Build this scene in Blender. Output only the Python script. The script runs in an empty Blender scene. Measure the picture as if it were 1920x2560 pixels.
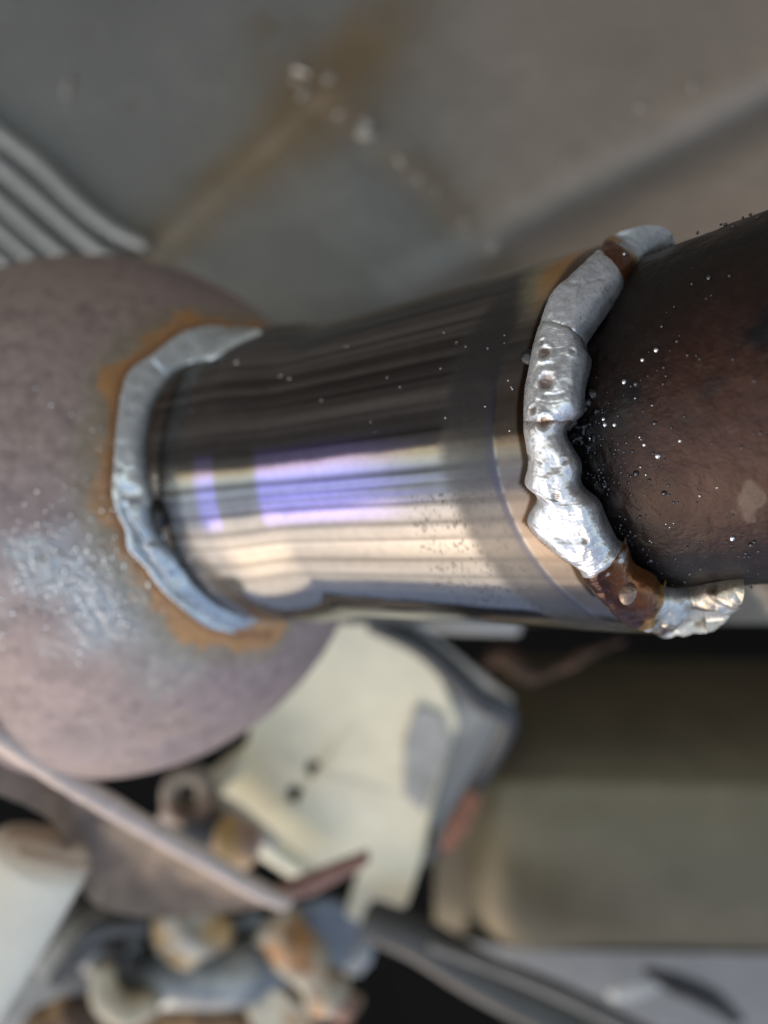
import bpy, bmesh, math, random
import numpy as np
from mathutils import Vector, Matrix

S = bpy.context.scene
COL = S.collection
rng = random.Random(7)
nrg = np.random.default_rng(11)

# ------------------------------------------------------------------ camera, light
# Working frame c = (right, depth, up) of the picture; the car stands so that the
# open daylight comes from the picture's lower edge: world = (-right, depth, -up).
F, CX, CY = 1925.0, 960.0, 1280.0
def W(c):
    c = np.asarray(c, float)
    return c * np.array([-1.0, 1.0, -1.0])
cam_d = bpy.data.cameras.new('camera')
cam = bpy.data.objects.new('camera', cam_d)
COL.objects.link(cam)
cam.matrix_world = Matrix(((-1, 0, 0, 0), (0, 0, -1, 0), (0, -1, 0, 0), (0, 0, 0, 1)))
cam_d.sensor_fit = 'VERTICAL'
cam_d.sensor_height = 34.6
cam_d.lens = 34.6 * F / 2560.0
cam_d.clip_start = 0.01
cam_d.clip_end = 50
cam_d.dof.use_dof = True
cam_d.dof.focus_distance = 0.102
cam_d.dof.aperture_fstop = 7.3
S.camera = cam

SUN_EL, SUN_AZ = 57.0, 74.0            # elevation; azimuth off the camera's back, to picture left
world = bpy.data.worlds.new('World')
S.world = world
world.use_nodes = True
wn = world.node_tree
sky = wn.nodes.new('ShaderNodeTexSky')
sky.sky_type = 'NISHITA'
sky.sun_disc = False
sky.air_density = .8
sky.dust_density = 1.0
sky.ozone_density = .3
sky.sun_elevation = math.radians(SUN_EL)
sd = Vector((math.sin(math.radians(SUN_AZ)) * math.cos(math.radians(SUN_EL)),
             -math.cos(math.radians(SUN_AZ)) * math.cos(math.radians(SUN_EL)),
             math.sin(math.radians(SUN_EL))))          # +X world is picture left
sky.sun_rotation = math.atan2(sd.x, sd.y)
wn.links.new(sky.outputs[0], wn.nodes['Background'].inputs[0])
wn.nodes['Background'].inputs[1].default_value = 0.15
sl = bpy.data.lights.new('sun', 'SUN')
sl.energy = 0.7
sl.angle = math.radians(60)
sl.color = (1.0, 0.94, 0.84)
sun = bpy.data.objects.new('sun', sl)
sun.rotation_euler = sd.to_track_quat('Z', 'Y').to_euler()
sun.location = (0, 0, 2)
COL.objects.link(sun)

S.view_settings.view_transform = 'Standard'
S.view_settings.look = 'None'
S.view_settings.exposure = 1.14
S.view_settings.gamma = 1
S.view_settings.use_white_balance = True          # the phone's own white balance
S.view_settings.white_balance_temperature = 8200
S.view_settings.use_curve_mapping = False
S.cycles.use_denoising = True
S.cycles.max_bounces = 8
S.cycles.sample_clamp_indirect = 6

# ------------------------------------------------------------------ numpy noise
_perm = nrg.integers(0, 2**31, 4096)
def _h(ix, iy, iz):
    k = (ix * 73856093) ^ (iy * 19349663) ^ (iz * 83492791)
    return (_perm[k & 4095] / 2**31)
def vnoise(p):
    i = np.floor(p).astype(np.int64)
    f = p - i
    f = f * f * (3 - 2 * f)
    o = 0
    for dx in (0, 1):
        for dy in (0, 1):
            for dz in (0, 1):
                w = (np.where(dx, f[..., 0], 1 - f[..., 0]) * np.where(dy, f[..., 1], 1 - f[..., 1])
                     * np.where(dz, f[..., 2], 1 - f[..., 2]))
                o = o + w * _h(i[..., 0] + dx, i[..., 1] + dy, i[..., 2] + dz)
    return o                                            # 0..1
def fbm(p, sc, oct=4):
    o, a, t = 0, 1.0, 0
    for k in range(oct):
        o = o + a * vnoise(p * sc * 2**k + 17.3 * k); t += a; a *= 0.5
    return o / t
def sstep(a, b, x):
    t = np.clip((x - a) / (b - a), 0, 1)
    return t * t * (3 - 2 * t)
def mixc(c, d, t):
    t = np.clip(t, 0, 1)[..., None]
    return c * (1 - t) + np.asarray(d, float) * t

# ------------------------------------------------------------------ picture geometry
def at(u, v, d):
    return np.array([(u - CX) / F * d, d, -(v - CY) / F * d])
def ray(u, v):
    r = np.array([(u - CX) / F, 1.0, -(v - CY) / F])
    return r / np.linalg.norm(r)
def axis(th, el):
    return np.array([math.cos(th) * math.cos(el), -math.sin(th) * math.cos(el), math.sin(el)])
def frame(a):
    e1 = np.array([0, 0, 1.0]); e1 = e1 - a * (e1 @ a); e1 /= np.linalg.norm(e1)
    e2 = np.cross(e1, a)
    if e2[1] > 0: e2 = -e2                              # towards the camera
    return e1, e2
_T = np.linspace(.08, .3, 3000)
def hit_rev(u, v, P, a, rfun):
    """first hit of a picture ray with a surface of revolution, else its nearest approach"""
    d = ray(u, v)
    X = d[None, :] * _T[:, None] - P
    s = X @ a
    f = np.linalg.norm(X - s[:, None] * a, axis=1) - rfun(s)
    j = int(np.argmax(f < 0)) if (f < 0).any() else int(f.argmin())
    return d * _T[j]
def hit_sph(u, v, C, R):
    d = ray(u, v)
    b = d @ C; D = b * b - C @ C + R * R
    return d * (b - math.sqrt(max(D, 0)))

# ------------------------------------------------------------------ materials
def rgba(c): return (c[0], c[1], c[2], 1)
def mat(name, base=None, rough=.5, metal=0., scale=120., con=.25, bump=.0, bscale=None, aniso=0., stretch=None,
        spec=.5, rvar=.0, coat=0., base2=None, sc2=60., lo2=.48, hi2=.58):
    """Principled surface. base None: colour comes from the mesh's own tint attribute."""
    m = bpy.data.materials.new(name); m.use_nodes = True
    t = m.node_tree; N = t.nodes; L = t.links
    b = N['Principled BSDF']
    b.inputs['Roughness'].default_value = rough
    b.inputs['Metallic'].default_value = metal
    b.inputs['Specular IOR Level'].default_value = spec
    b.inputs['Coat Weight'].default_value = coat
    b.inputs['Coat Roughness'].default_value = .15
    tc = N.new('ShaderNodeTexCoord')
    mp = N.new('ShaderNodeMapping')
    if stretch: mp.inputs['Scale'].default_value = stretch
    L.new(tc.outputs['Object'], mp.inputs[0])
    nz = N.new('ShaderNodeTexNoise'); nz.inputs['Scale'].default_value = scale
    nz.inputs['Detail'].default_value = 8; nz.inputs['Roughness'].default_value = .62
    L.new(mp.outputs[0], nz.inputs['Vector'])
    mr = N.new('ShaderNodeMapRange')
    mr.inputs[1].default_value = .25; mr.inputs[2].default_value = .75
    mr.inputs[3].default_value = 1 - con; mr.inputs[4].default_value = 1 + con
    L.new(nz.outputs[0], mr.inputs[0])
    mx = N.new('ShaderNodeMix'); mx.data_type = 'RGBA'; mx.blend_type = 'MULTIPLY'; mx.inputs[0].default_value = 1
    if base is None:
        at_ = N.new('ShaderNodeAttribute'); at_.attribute_name = 'tint'
        L.new(at_.outputs['Color'], mx.inputs[6])
    else:
        mx.inputs[6].default_value = rgba(base)
        if base2 is not None:
            n2 = N.new('ShaderNodeTexNoise'); n2.inputs['Scale'].default_value = sc2; n2.inputs['Detail'].default_value = 5
            L.new(mp.outputs[0], n2.inputs['Vector'])
            r2 = N.new('ShaderNodeMapRange'); r2.inputs[1].default_value = lo2; r2.inputs[2].default_value = hi2
            L.new(n2.outputs[0], r2.inputs[0])
            m2 = N.new('ShaderNodeMix'); m2.data_type = 'RGBA'
            L.new(r2.outputs[0], m2.inputs[0]); m2.inputs[6].default_value = rgba(base); m2.inputs[7].default_value = rgba(base2)
            L.new(m2.outputs[2], mx.inputs[6])
    L.new(mr.outputs[0], mx.inputs[7])
    L.new(mx.outputs[2], b.inputs['Base Color'])
    if base is None:
        ar = N.new('ShaderNodeAttribute'); ar.attribute_name = 'gloss'      # r roughness, g metalness
        sp = N.new('ShaderNodeSeparateColor'); L.new(ar.outputs['Color'], sp.inputs[0])
        L.new(sp.outputs[1], b.inputs['Metallic'])
        ro = sp.outputs[0]
    else:
        v = N.new('ShaderNodeValue'); v.outputs[0].default_value = rough; ro = v.outputs[0]
    if rvar:
        ma = N.new('ShaderNodeMath'); ma.operation = 'MULTIPLY_ADD'
        L.new(nz.outputs[0], ma.inputs[0]); ma.inputs[1].default_value = rvar
        mb = N.new('ShaderNodeMath'); mb.operation = 'SUBTRACT'; L.new(ro, mb.inputs[0]); mb.inputs[1].default_value = rvar * .5
        L.new(mb.outputs[0], ma.inputs[2]); ro = ma.outputs[0]
    L.new(ro, b.inputs['Roughness'])
    if bump:
        nb = N.new('ShaderNodeTexNoise'); nb.inputs['Scale'].default_value = bscale or scale * 3
        nb.inputs['Detail'].default_value = 6
        L.new(mp.outputs[0], nb.inputs['Vector'])
        bp = N.new('ShaderNodeBump'); bp.inputs['Strength'].default_value = 1; bp.inputs['Distance'].default_value = bump
        L.new(nb.outputs[0], bp.inputs['Height']); L.new(bp.outputs[0], b.inputs['Normal'])
    return m

# ------------------------------------------------------------------ mesh helpers
def empty(name, label, cat, loc=(0, 0, 0), group=None):
    o = bpy.data.objects.new(name, None); COL.objects.link(o)
    o.location = W(loc); o.empty_display_size = .01
    o['label'] = label; o['category'] = cat
    if group: o['group'] = group
    return o
def tag(o, label=None, cat=None, group=None, kind=None):
    for k, v in (('label', label), ('category', cat), ('group', group), ('kind', kind)):
        if v: o[k] = v
    return o
def link(name, me, m, parent=None):
    o = bpy.data.objects.new(name, me); COL.objects.link(o)
    me.materials.append(m)
    if parent:
        o.parent = parent
        p = parent; off = Vector((0, 0, 0))
        while p: off += p.location; p = p.parent
        o.location = -off
    return o
def setattr_col(me, name, arr):
    a = me.attributes.new(name, 'FLOAT_COLOR', 'POINT')
    arr = np.asarray(arr, float).reshape(-1, 3)
    buf = np.ones((len(arr), 4), np.float32); buf[:, :3] = arr
    a.data.foreach_set('color', buf.ravel())
def grid_mesh(name, V, tint=None, gloss=None, close_u=False):
    """V[n,m,3] in the working frame"""
    n, mm = V.shape[:2]
    idx = np.arange(n * mm).reshape(n, mm)
    if close_u: idx = np.vstack([idx, idx[:1]])
    q = np.stack([idx[:-1, :-1], idx[:-1, 1:], idx[1:, 1:], idx[1:, :-1]], -1).reshape(-1, 4)
    me = bpy.data.meshes.new(name)
    me.vertices.add(n * mm); me.vertices.foreach_set('co', W(V).reshape(-1).astype(np.float32))
    me.loops.add(q.size); me.loops.foreach_set('vertex_index', q.ravel().astype(np.int32))
    me.polygons.add(len(q)); me.polygons.foreach_set('loop_start', (np.arange(len(q)) * 4).astype(np.int32))
    me.polygons.foreach_set('loop_total', np.full(len(q), 4, np.int32))
    me.polygons.foreach_set('use_smooth', np.ones(len(q), bool))
    me.update(); me.validate()
    if tint is not None: setattr_col(me, 'tint', tint)
    if gloss is not None: setattr_col(me, 'gloss', gloss)
    return me
def catmull(P, k):
    P = np.asarray(P, float)
    Q = np.vstack([2 * P[0] - P[1], P, 2 * P[-1] - P[-2]])
    out = []
    for i in range(1, len(Q) - 2):
        t = np.linspace(0, 1, k, endpoint=False)[:, None]
        a, b, c, d = Q[i - 1:i + 3]
        out.append(.5 * (2 * b + (c - a) * t + (2 * a - 5 * b + 4 * c - d) * t**2 + (3 * b - a - 3 * c + d) * t**3))
    out.append(P[-1:])
    return np.vstack(out)
def tube_mesh(name, pts, rad, seg=24, k=8, lump=0., lsc=60., flat=1., caps=True):
    """tapered tube through points (working frame), rounded ends"""
    P = catmull(pts, k) if len(pts) > 2 else np.linspace(pts[0], pts[1], 2 * k)
    R = np.interp(np.linspace(0, 1, len(P)), np.linspace(0, 1, len(rad)), rad)
    T = np.gradient(P, axis=0); T /= np.linalg.norm(T, axis=1, keepdims=True)
    up = np.array([0, -1.0, 0.2]); 
    rings = []
    if caps:
        a0 = np.linspace(-1, -.05, 6); 
        Pc = np.vstack([P[0] + T[0] * R[0] * .5 * s for s in a0]); Rc = R[0] * np.sqrt(np.maximum(1 - a0**2, 1e-5))
        a1 = np.linspace(.05, 1, 6)
        Pd = np.vstack([P[-1] + T[-1] * R[-1] * .5 * s for s in a1]); Rd = R[-1] * np.sqrt(np.maximum(1 - a1**2, 1e-5))
        P = np.vstack([Pc, P, Pd]); T = np.vstack([np.repeat(T[:1], 6, 0), T, np.repeat(T[-1:], 6, 0)])
        R = np.concatenate([Rc, R, Rd])
    n1 = np.cross(T, up); n1 /= np.linalg.norm(n1, axis=1, keepdims=True)
    n2 = np.cross(T, n1)
    ph = np.linspace(0, 2 * np.pi, seg, endpoint=False)
    V = P[None] + R[None, :, None] * (np.cos(ph)[:, None, None] * n1[None] + flat * np.sin(ph)[:, None, None] * n2[None])
    if lump:
        nz = fbm(V, lsc) - .5
        V = V + nz[..., None] * lump * (V - P[None]) / (np.linalg.norm(V - P[None], axis=2, keepdims=True) + 1e-6)
    return grid_mesh(name, V, close_u=True)
def plate_mesh(name, poly, thick, bev=.0008, holes=(), depth_push=(0, 1, 0)):
    """poly: 3D outline (working frame); extruded away from the camera, edges bevelled; holes: lists of 3D points"""
    bm = bmesh.new()
    def loop(pts):
        vs = [bm.verts.new(W(p)) for p in pts]
        return [bm.edges.new((vs[i], vs[(i + 1) % len(vs)])) for i in range(len(vs))]
    es = loop(poly)
    for h in holes: es += loop(h)
    bmesh.ops.triangle_fill(bm, use_beauty=True, use_dissolve=False, edges=es)
    r = bmesh.ops.extrude_face_region(bm, geom=list(bm.faces))
    push = Vector(W(np.array(depth_push, float) * thick))
    bmesh.ops.translate(bm, vec=push, verts=[g for g in r['geom'] if isinstance(g, bmesh.types.BMVert)])
    bmesh.ops.recalc_face_normals(bm, faces=bm.faces)
    if bev:
        sharp = [e for e in bm.edges if len(e.link_faces) == 2 and e.calc_face_angle(0) > .6]
        bmesh.ops.bevel(bm, geom=sharp, offset=bev, segments=3, affect='EDGES', profile=.5)
    me = bpy.data.meshes.new(name); bm.to_mesh(me); bm.free()
    return me
def lump_mesh(name, c, r, amp=.25, lsc=90., sub=4, sq=(1, 1, 1), rot=None):
    bm = bmesh.new(); bmesh.ops.create_icosphere(bm, subdivisions=sub, radius=1)
    V = np.array([v.co[:] for v in bm.verts]) * np.array(sq) * r
    if rot is not None: V = V @ np.array(Matrix.Rotation(rot, 3, 'Y')).T
    X = V + np.asarray(c)
    V = V * (1 + amp * 2 * (fbm(X, lsc, 3) - .5))[:, None]
    X = W(V + np.asarray(c))
    for v, x in zip(bm.verts, X): v.co = x
    for f in bm.faces: f.smooth = True
    me = bpy.data.meshes.new(name); bm.to_mesh(me); bm.free()
    return me
def balls_mesh(name, C, R, sub=2):
    """many little balls joined (spatter)"""
    bm = bmesh.new(); bmesh.ops.create_icosphere(bm, subdivisions=sub, radius=1)
    v0 = np.array([v.co[:] for v in bm.verts]); f0 = np.array([[v.index for v in f.verts] for f in bm.faces]); bm.free()
    C = np.asarray(C); R = np.asarray(R); n = len(C)
    sq = 1 + .35 * (nrg.random((n, 1, 3)) - .5)
    V = (v0[None] * sq * R[:, None, None] + C[:, None]).reshape(-1, 3)
    Fc = (f0[None] + (np.arange(n) * len(v0))[:, None, None]).reshape(-1, 3)
    me = bpy.data.meshes.new(name)
    me.from_pydata(W(V).tolist(), [], Fc.tolist())
    me.polygons.foreach_set('use_smooth', np.ones(len(Fc), bool)); me.update()
    return me

# ------------------------------------------------------------------ the welded exhaust
P0 = np.array([.01, .1461, .0097]); A = axis(.5493, .0577); E1, E2 = frame(A)
def r_sleeve(s):
    return .030 + .0416 * np.clip(s, -.05, .036) + .0023 * sstep(-.0150, -.0315, s)
Q0 = P0 + .03 * A; B = axis(.72, .16); G1, G2 = frame(B); RO = .0260
def r_out(s): return RO + 0 * s
DC = np.array([-.0715, .205, -.0012]); DR = .0662
exhaust = empty('exhaust_pipe', 'welded exhaust pipe with a polished steel sleeve between a domed end and a dark pipe', 'exhaust pipe', P0)

# --- traced edges of the two weld beads: (left edge, right edge) in photo pixels
RB = [((1648, 573), (1690, 600)), ((1591, 576), (1652, 614)), ((1515, 601), (1601, 645)), ((1489, 636), (1562, 692)), ((1431, 699), (1556, 714)),
      ((1374, 753), (1526, 757)), ((1350, 811), (1466, 847)), ((1334, 862), (1466, 873)), ((1323, 916), (1476, 898)),
      ((1312, 967), (1460, 970)), ((1308, 1016), (1456, 1029)), ((1308, 1077), (1413, 1079)), ((1319, 1155), (1449, 1155)),
      ((1311, 1207), (1452, 1212)), ((1340, 1242), (1495, 1255)), ((1317, 1303), (1512, 1294)), ((1374, 1364), (1534, 1342)),
      ((1440, 1411), (1545, 1359)), ((1460, 1450), (1569, 1377)), ((1499, 1494), (1586, 1420)), ((1547, 1541), (1634, 1450)),
      ((1604, 1566), (1660, 1481)), ((1664, 1580), (1712, 1487)), ((1721, 1576), (1764, 1477)), ((1777, 1560), (1816, 1468)), ((1832, 1512), (1862, 1464))]
LB = [((653, 822), (656, 833)), ((587, 818), (596, 858)), ((511, 815), (529, 898)), ((451, 837), (469, 910)),
      ((391, 879), (430, 937)), ((330, 922), (412, 964)), ((309, 961), (391, 991)), ((297, 1021), (373, 1036)),
      ((290, 1081), (361, 1106)), ((285, 1157), (363, 1172)), ((280, 1219), (376, 1244)), ((291, 1269), (379, 1295)),
      ((312, 1320), (399, 1345)), ((320, 1367), (435, 1385)), ((359, 1410), (464, 1429)), ((403, 1468), (504, 1476)),
      ((457, 1515), (547, 1515)), ((511, 1559), (602, 1541)), ((566, 1577), (649, 1551)), ((609, 1588), (674, 1553)),
      ((674, 1586), (757, 1564))]
RL = np.array([hit_rev(*p, P0, A, r_sleeve) for p, q in RB]); RR = np.array([hit_rev(*q, Q0, B, r_out) for p, q in RB])
LL = np.array([hit_sph(*p, DC, DR) for p, q in LB]); LR = np.array([hit_rev(*q, P0, A, r_sleeve) for p, q in LB])
def cyl(X):
    d = X - P0; s = d @ A
    return s, np.arctan2(d @ E1, d @ E2)
rs, rp = cyl(RL); ls, lp = cyl(LR)
_o = np.argsort(rp); edgeR = lambda ph: np.interp(ph, rp[_o], rs[_o])
_q = np.argsort(lp); edgeL = lambda ph: np.interp(ph, lp[_q], ls[_q])

# --- sleeve
nphi, ns = 420, 520
ph = np.linspace(-np.pi, np.pi, nphi, endpoint=False); ss = np.linspace(-.0475, .0395, ns)
PH, SS = np.meshgrid(ph, ss, indexing='ij')
Rr = r_sleeve(SS)
Xn = np.cos(PH)[..., None] * E2 + np.sin(PH)[..., None] * E1
pos = P0 + SS[..., None] * A + Rr[..., None] * Xn
strk = np.stack([SS * 25, PH * 60, 0 * PH], -1)                  # mill lines run along the pipe
dent = (fbm(np.stack([SS * 60, np.cos(PH) * 2, np.sin(PH) * 2], -1), 1., 3) - .5)
Rr = Rr + dent * .00022 + (vnoise(strk) - .5) * .000012
eR = edgeR(PH); eR = np.where(np.abs(PH) > 1.9, .034, eR)
Rr = Rr - .0006 * sstep(.006, .0, eR - SS) * 0 - .009 * sstep(0.0005, .0035, SS - eR)
V = P0 + SS[..., None] * A + Rr[..., None] * Xn
n1 = vnoise(np.stack([SS * 12, PH * 45, 0 * PH + 3], -1)); n2 = vnoise(np.stack([SS * 40, PH * 130, 0 * PH + 9], -1))
blot = fbm(pos, 140., 4)
col = np.zeros(V.shape) + np.array([.195, .189, .186])
n3 = fbm(np.stack([SS * 30, PH * 7, 0 * PH + 21], -1), 1., 4)
top_ = sstep(-.1, .25, PH)
col *= (.80 + .30 * n1 + .16 * n2)[..., None]
col *= (1 - top_ * np.clip(.62 - .75 * n1 + .5 * (n3 - .5), 0, .8))[..., None]       # greasy soot wiped along the top
scr = vnoise(np.stack([SS * 3000, PH * 260, 0 * PH + 5], -1)) * sstep(.019, .012, SS * 0 + np.abs(SS - .018) * 1.6) * sstep(-.1, -.3, PH)
col *= (1 - .55 * sstep(.72, .86, scr))[..., None]
vio_refl = sstep(-.0205, -.0185, SS) * sstep(.016, -.004, SS + .012 * (n1 - .5)) + .8 * sstep(-.034, -.031, SS) * sstep(-.0275, -.0285, SS)
vio_refl *= sstep(-.42, -.30, PH) * sstep(.10, .02, PH)
col = mixc(col, (.36, .31, .75), vio_refl * (.25 + .6 * n1))  # violet reflection painted into the steel's own colour
_pf = np.polyfit(rp[3:21], rs[3:21], 4); eS = np.where(np.abs(PH) > 1.5, .034, np.polyval(_pf, np.clip(PH, -1.3, 1.25)))
dS = eS - SS
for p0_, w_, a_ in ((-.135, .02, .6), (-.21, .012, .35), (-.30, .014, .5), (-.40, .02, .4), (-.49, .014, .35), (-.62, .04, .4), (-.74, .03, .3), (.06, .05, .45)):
    col *= (1 - a_ * np.exp(-((PH - p0_ + .04 * (n3 - .5)) / w_)**2) * (.3 + 1.5 * n1))[..., None]     # dark lines between reflected bands, painted lengthwise
dR = eR - SS                                                     # distance to the right weld
dL = SS - edgeL(np.clip(PH, lp.min(), lp.max()))
wide = .0035 + .010 * sstep(.35, 1.25, PH) + .0006 * (blot - .5) * 4
q = dS / wide
ring = sstep(.0136, .0106, dS + .0012 * (blot - .5) + .0006 * (vnoise(np.stack([SS * 700, PH * 400, 0 * PH], -1)) - .5)) * sstep(1.1, .6, PH) * (.25 + .75 * sstep(.0038, .0045, dS))
col = mixc(col, np.array([.055, .053, .054]) * 1., ring * (.55 + .6 * blot))           # dull grinding band
ring = ring * (1 - .85 * sstep(.5, .9, PH) * sstep(1.2, .8, q))
straw = sstep(1.15, .75, q) * sstep(.35, .9, PH)
col = mixc(col, (.30, .27, .17), straw * .9)
col = mixc(col, (.42, .20, .06), sstep(.8, .5, q) * sstep(.45, .9, PH) * .9)
col = mixc(col, (.07, .035, .02), sstep(.36, .2, q) * sstep(.3, .7, PH))
lo = sstep(.4, .1, PH)
col = mixc(col, (.05, .05, .07), sstep(.0008, .0002, np.abs(dS - .0046 - .0009 * (fbm(pos, 120., 2) - .5))) * lo * .8)
col = mixc(col, (.12, .095, .08), sstep(.0040, .0034, dS) * lo * .8)
col = mixc(col, (.03, .018, .012), sstep(.0011, .0006, dR + .0008 * (blot - .5)))
col = mixc(col, (.16, .11, .075), sstep(.0013, .0004, dL) * .85)
rough = .07 + .10 * n1 + .14 * ring + .08 * straw + .16 * sstep(.011, .002, dL) + .08 * sstep(.0, .45, PH) * n2
met = 1 - .25 * ring - .55 * np.clip(straw, 0, 1) - .5 * sstep(.8, .5, q) * sstep(.45, .9, PH)
met = np.clip(met, .3, 1)
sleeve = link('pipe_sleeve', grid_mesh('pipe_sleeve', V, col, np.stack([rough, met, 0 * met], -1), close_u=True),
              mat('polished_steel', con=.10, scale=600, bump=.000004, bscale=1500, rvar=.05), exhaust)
tag(sleeve, 'polished steel sleeve with violet heat tint between the two welds')

# --- outlet pipe on the right
ss = np.linspace(-.004, .12, 420); ph = np.linspace(-np.pi, np.pi, 320, endpoint=False)
PH, SS = np.meshgrid(ph, ss, indexing='ij')
Xn = np.cos(PH)[..., None] * G2 + np.sin(PH)[..., None] * G1
pos = Q0 + SS[..., None] * B + RO * Xn
f1 = fbm(pos, 90., 5); f2 = fbm(pos + 5, 350., 4); f3 = fbm(pos + 9, 1100., 3)
bd = sstep(.024, .004, np.linalg.norm(pos - hit_rev(1850, 1085, Q0, B, r_out), axis=2) + .02 * (f1 - .5))
V = None
col = np.zeros(pos.shape) + np.array([.0115, .0092, .0085])
col = mixc(col, (.050, .017, .011), bd * .7)
col = mixc(col, (.008, .008, .009), sstep(.55, .7, f1))
soot = sstep(.016, .004, SS - .012 * np.cos(PH) * 0 + .01 * (f1 - .5)) * sstep(-.9, -.4, PH) * sstep(.9, .4, PH)
col = mixc(col, (.005, .005, .006), soot * .95)
V = pos + Xn * ((f1 - .5) * .0003 + (f2 - .5) * .0003 + (f3 - .5) * .0002 + soot * (np.maximum(fbm(pos + 50, 620., 3), .42) - .42) * .0034)[..., None]
col = mixc(col, (.10, .072, .058), sstep(.76, .78, fbm(pos + 31, 160., 3)) * .7)
rough = .38 + .3 * (f2 - .5) - .12 * soot
outlet = link('front_pipe', grid_mesh('front_pipe', V, col, np.stack([rough, 0 * rough + .15, 0 * rough], -1), close_u=True),
              mat('burnt_brown_steel', con=.3, scale=700, bump=.00012, bscale=1600, rvar=.25, spec=.22), exhaust)
tag(outlet, 'dark burnt brown pipe with soot and black weld spatter')

# --- domed end on the left
DAX = (P0 - .044 * A) - DC; DAX /= np.linalg.norm(DAX); D1, D2 = frame(DAX)
al = np.concatenate([np.linspace(.42, 1.9, 300)]); ph = np.linspace(-np.pi, np.pi, 480, endpoint=False)
PH, AL = np.meshgrid(ph, al, indexing='ij')
Xn = np.cos(AL)[..., None] * DAX + np.sin(AL)[..., None] * (np.cos(PH)[..., None] * D2 + np.sin(PH)[..., None] * D1)
pos = DC + DR * Xn
f1 = fbm(pos, 110., 4); f2 = fbm(pos + 4, 420., 4); bd = fbm(pos + 8, 45., 3)
# distance of each point to the left weld's outer edge, in metres
LLd = catmull(LL, 10)
flat = pos.reshape(-1, 3)
dw = np.full(len(flat), 1.)
for i in range(0, len(LLd)):
    dw = np.minimum(dw, ((flat - LLd[i])**2).sum(1))
dw = np.sqrt(dw).reshape(PH.shape)
pt = hit_sph(150, 1410, DC, DR); pt2 = hit_sph(250, 1480, DC, DR); pt3 = hit_sph(420, 1640, DC, DR)
dp = np.minimum(np.linalg.norm(pos - pt, axis=2), np.linalg.norm(pos - pt2, axis=2)); dp3 = np.linalg.norm(pos - pt3, axis=2)
patch = sstep(.0145, .002, dp + .012 * (f1 - .5) * 2)
patch3 = sstep(.013, .003, dp3 + .008 * (f1 - .5) * 2)
V = pos + Xn * ((f1 - .5) * .0003 + (f2 - .5) * .0002 + patch * (fbm(pos, 1000., 2) - .5) * .0008)[..., None]
col = np.zeros(V.shape) + np.array([.35, .268, .258])
col = mixc(col, (.25, .195, .20), sstep(.5, .7, bd) * .7)
col = mixc(col, (.39, .295, .25), sstep(.5, .36, bd) * .6)
col = mixc(col, (.085, .07, .075), sstep(.56, .68, fbm(pos + 2, 380., 4)) * .27)
col = mixc(col, (.50, .56, .58), patch * (.15 + .85 * fbm(pos + 77, 800., 3)))
col = mixc(col, (.42, .43, .39), patch3 * .5)
wob = .0022 * (fbm(pos, 160., 3) - .5) * 2
col = mixc(col, (.30, .25, .16), sstep(.0095, .004, dw + wob) * .6)
col = mixc(col, (.54, .27, .11), sstep(.0044, .0022, dw + 2.2 * wob) * (.35 + .9 * fbm(pos + 61, 75., 3)))
col = mixc(col, (.26, .10, .04), sstep(.0018, .0004, dw) * .6)
rough = .55 + .25 * (f2 - .5) - .12 * patch
dome = link('end_dome', grid_mesh('end_dome', V, col, np.stack([rough, .12 + .25 * patch, 0 * rough], -1), close_u=True),
            mat('pinkish_rust', con=.22, scale=450, bump=.0001, bscale=900, rvar=.2), exhaust)
tag(dome, 'domed pinkish brown rusted end with an orange ring of rust round its weld')

# --- weld beads
def bead_rows(L3, R3, k, back):
    """dense rows of left/right edges; continued round the far side of the pipes"""
    return catmull(L3, k), catmull(R3, k)
def cast(PX, rref, tmin=.08, tmax=.22):
    """picture points [n,m,2] -> points on a surface of revolution round the pipe axis (or its outline)"""
    sh = PX.shape[:2]; px = PX.reshape(-1, 2)
    d = np.stack([(px[:, 0] - CX) / F, np.ones(len(px)), -(px[:, 1] - CY) / F], 1)
    d /= np.linalg.norm(d, axis=1, keepdims=True)
    T = np.linspace(tmin, tmax, 560); out = np.zeros((len(px), 3))
    for k in range(0, len(px), 3000):
        q = d[k:k + 3000]
        X = q[:, None] * T[None, :, None] - P0
        sa = X @ A
        f = np.linalg.norm(X - sa[..., None] * A, axis=2) - rref(sa)
        neg = f < 0; j = np.where(neg.any(1), np.argmax(neg, 1), f.argmin(1)); j = np.clip(j, 1, len(T) - 1)
        a_ = f[np.arange(len(q)), j - 1]; b_ = f[np.arange(len(q)), j]
        c_ = f[np.arange(len(q)), np.minimum(j + 1, len(T) - 1)]
        para = 1 + .5 * (a_ - c_) / (a_ - 2 * b_ + c_ + 1e-12)                # outline: true nearest approach
        w = np.where(neg.any(1), np.clip(a_ / (a_ - b_ + 1e-12), 0, 1), np.clip(para, 0, 2))
        out[k:k + 3000] = q * (T[j - 1] + (T[j] - T[j - 1]) * w)[:, None]
    return out.reshape(*sh, 3)
def smooth_rows(X, k):
    P = np.pad(X, ((k, k), (0, 0), (0, 0)), 'edge'); c = np.cumsum(np.vstack([0 * P[:1], P]), 0)
    return (c[2 * k + 1:] - c[:-2 * k - 1]) / (2 * k + 1)
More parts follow.
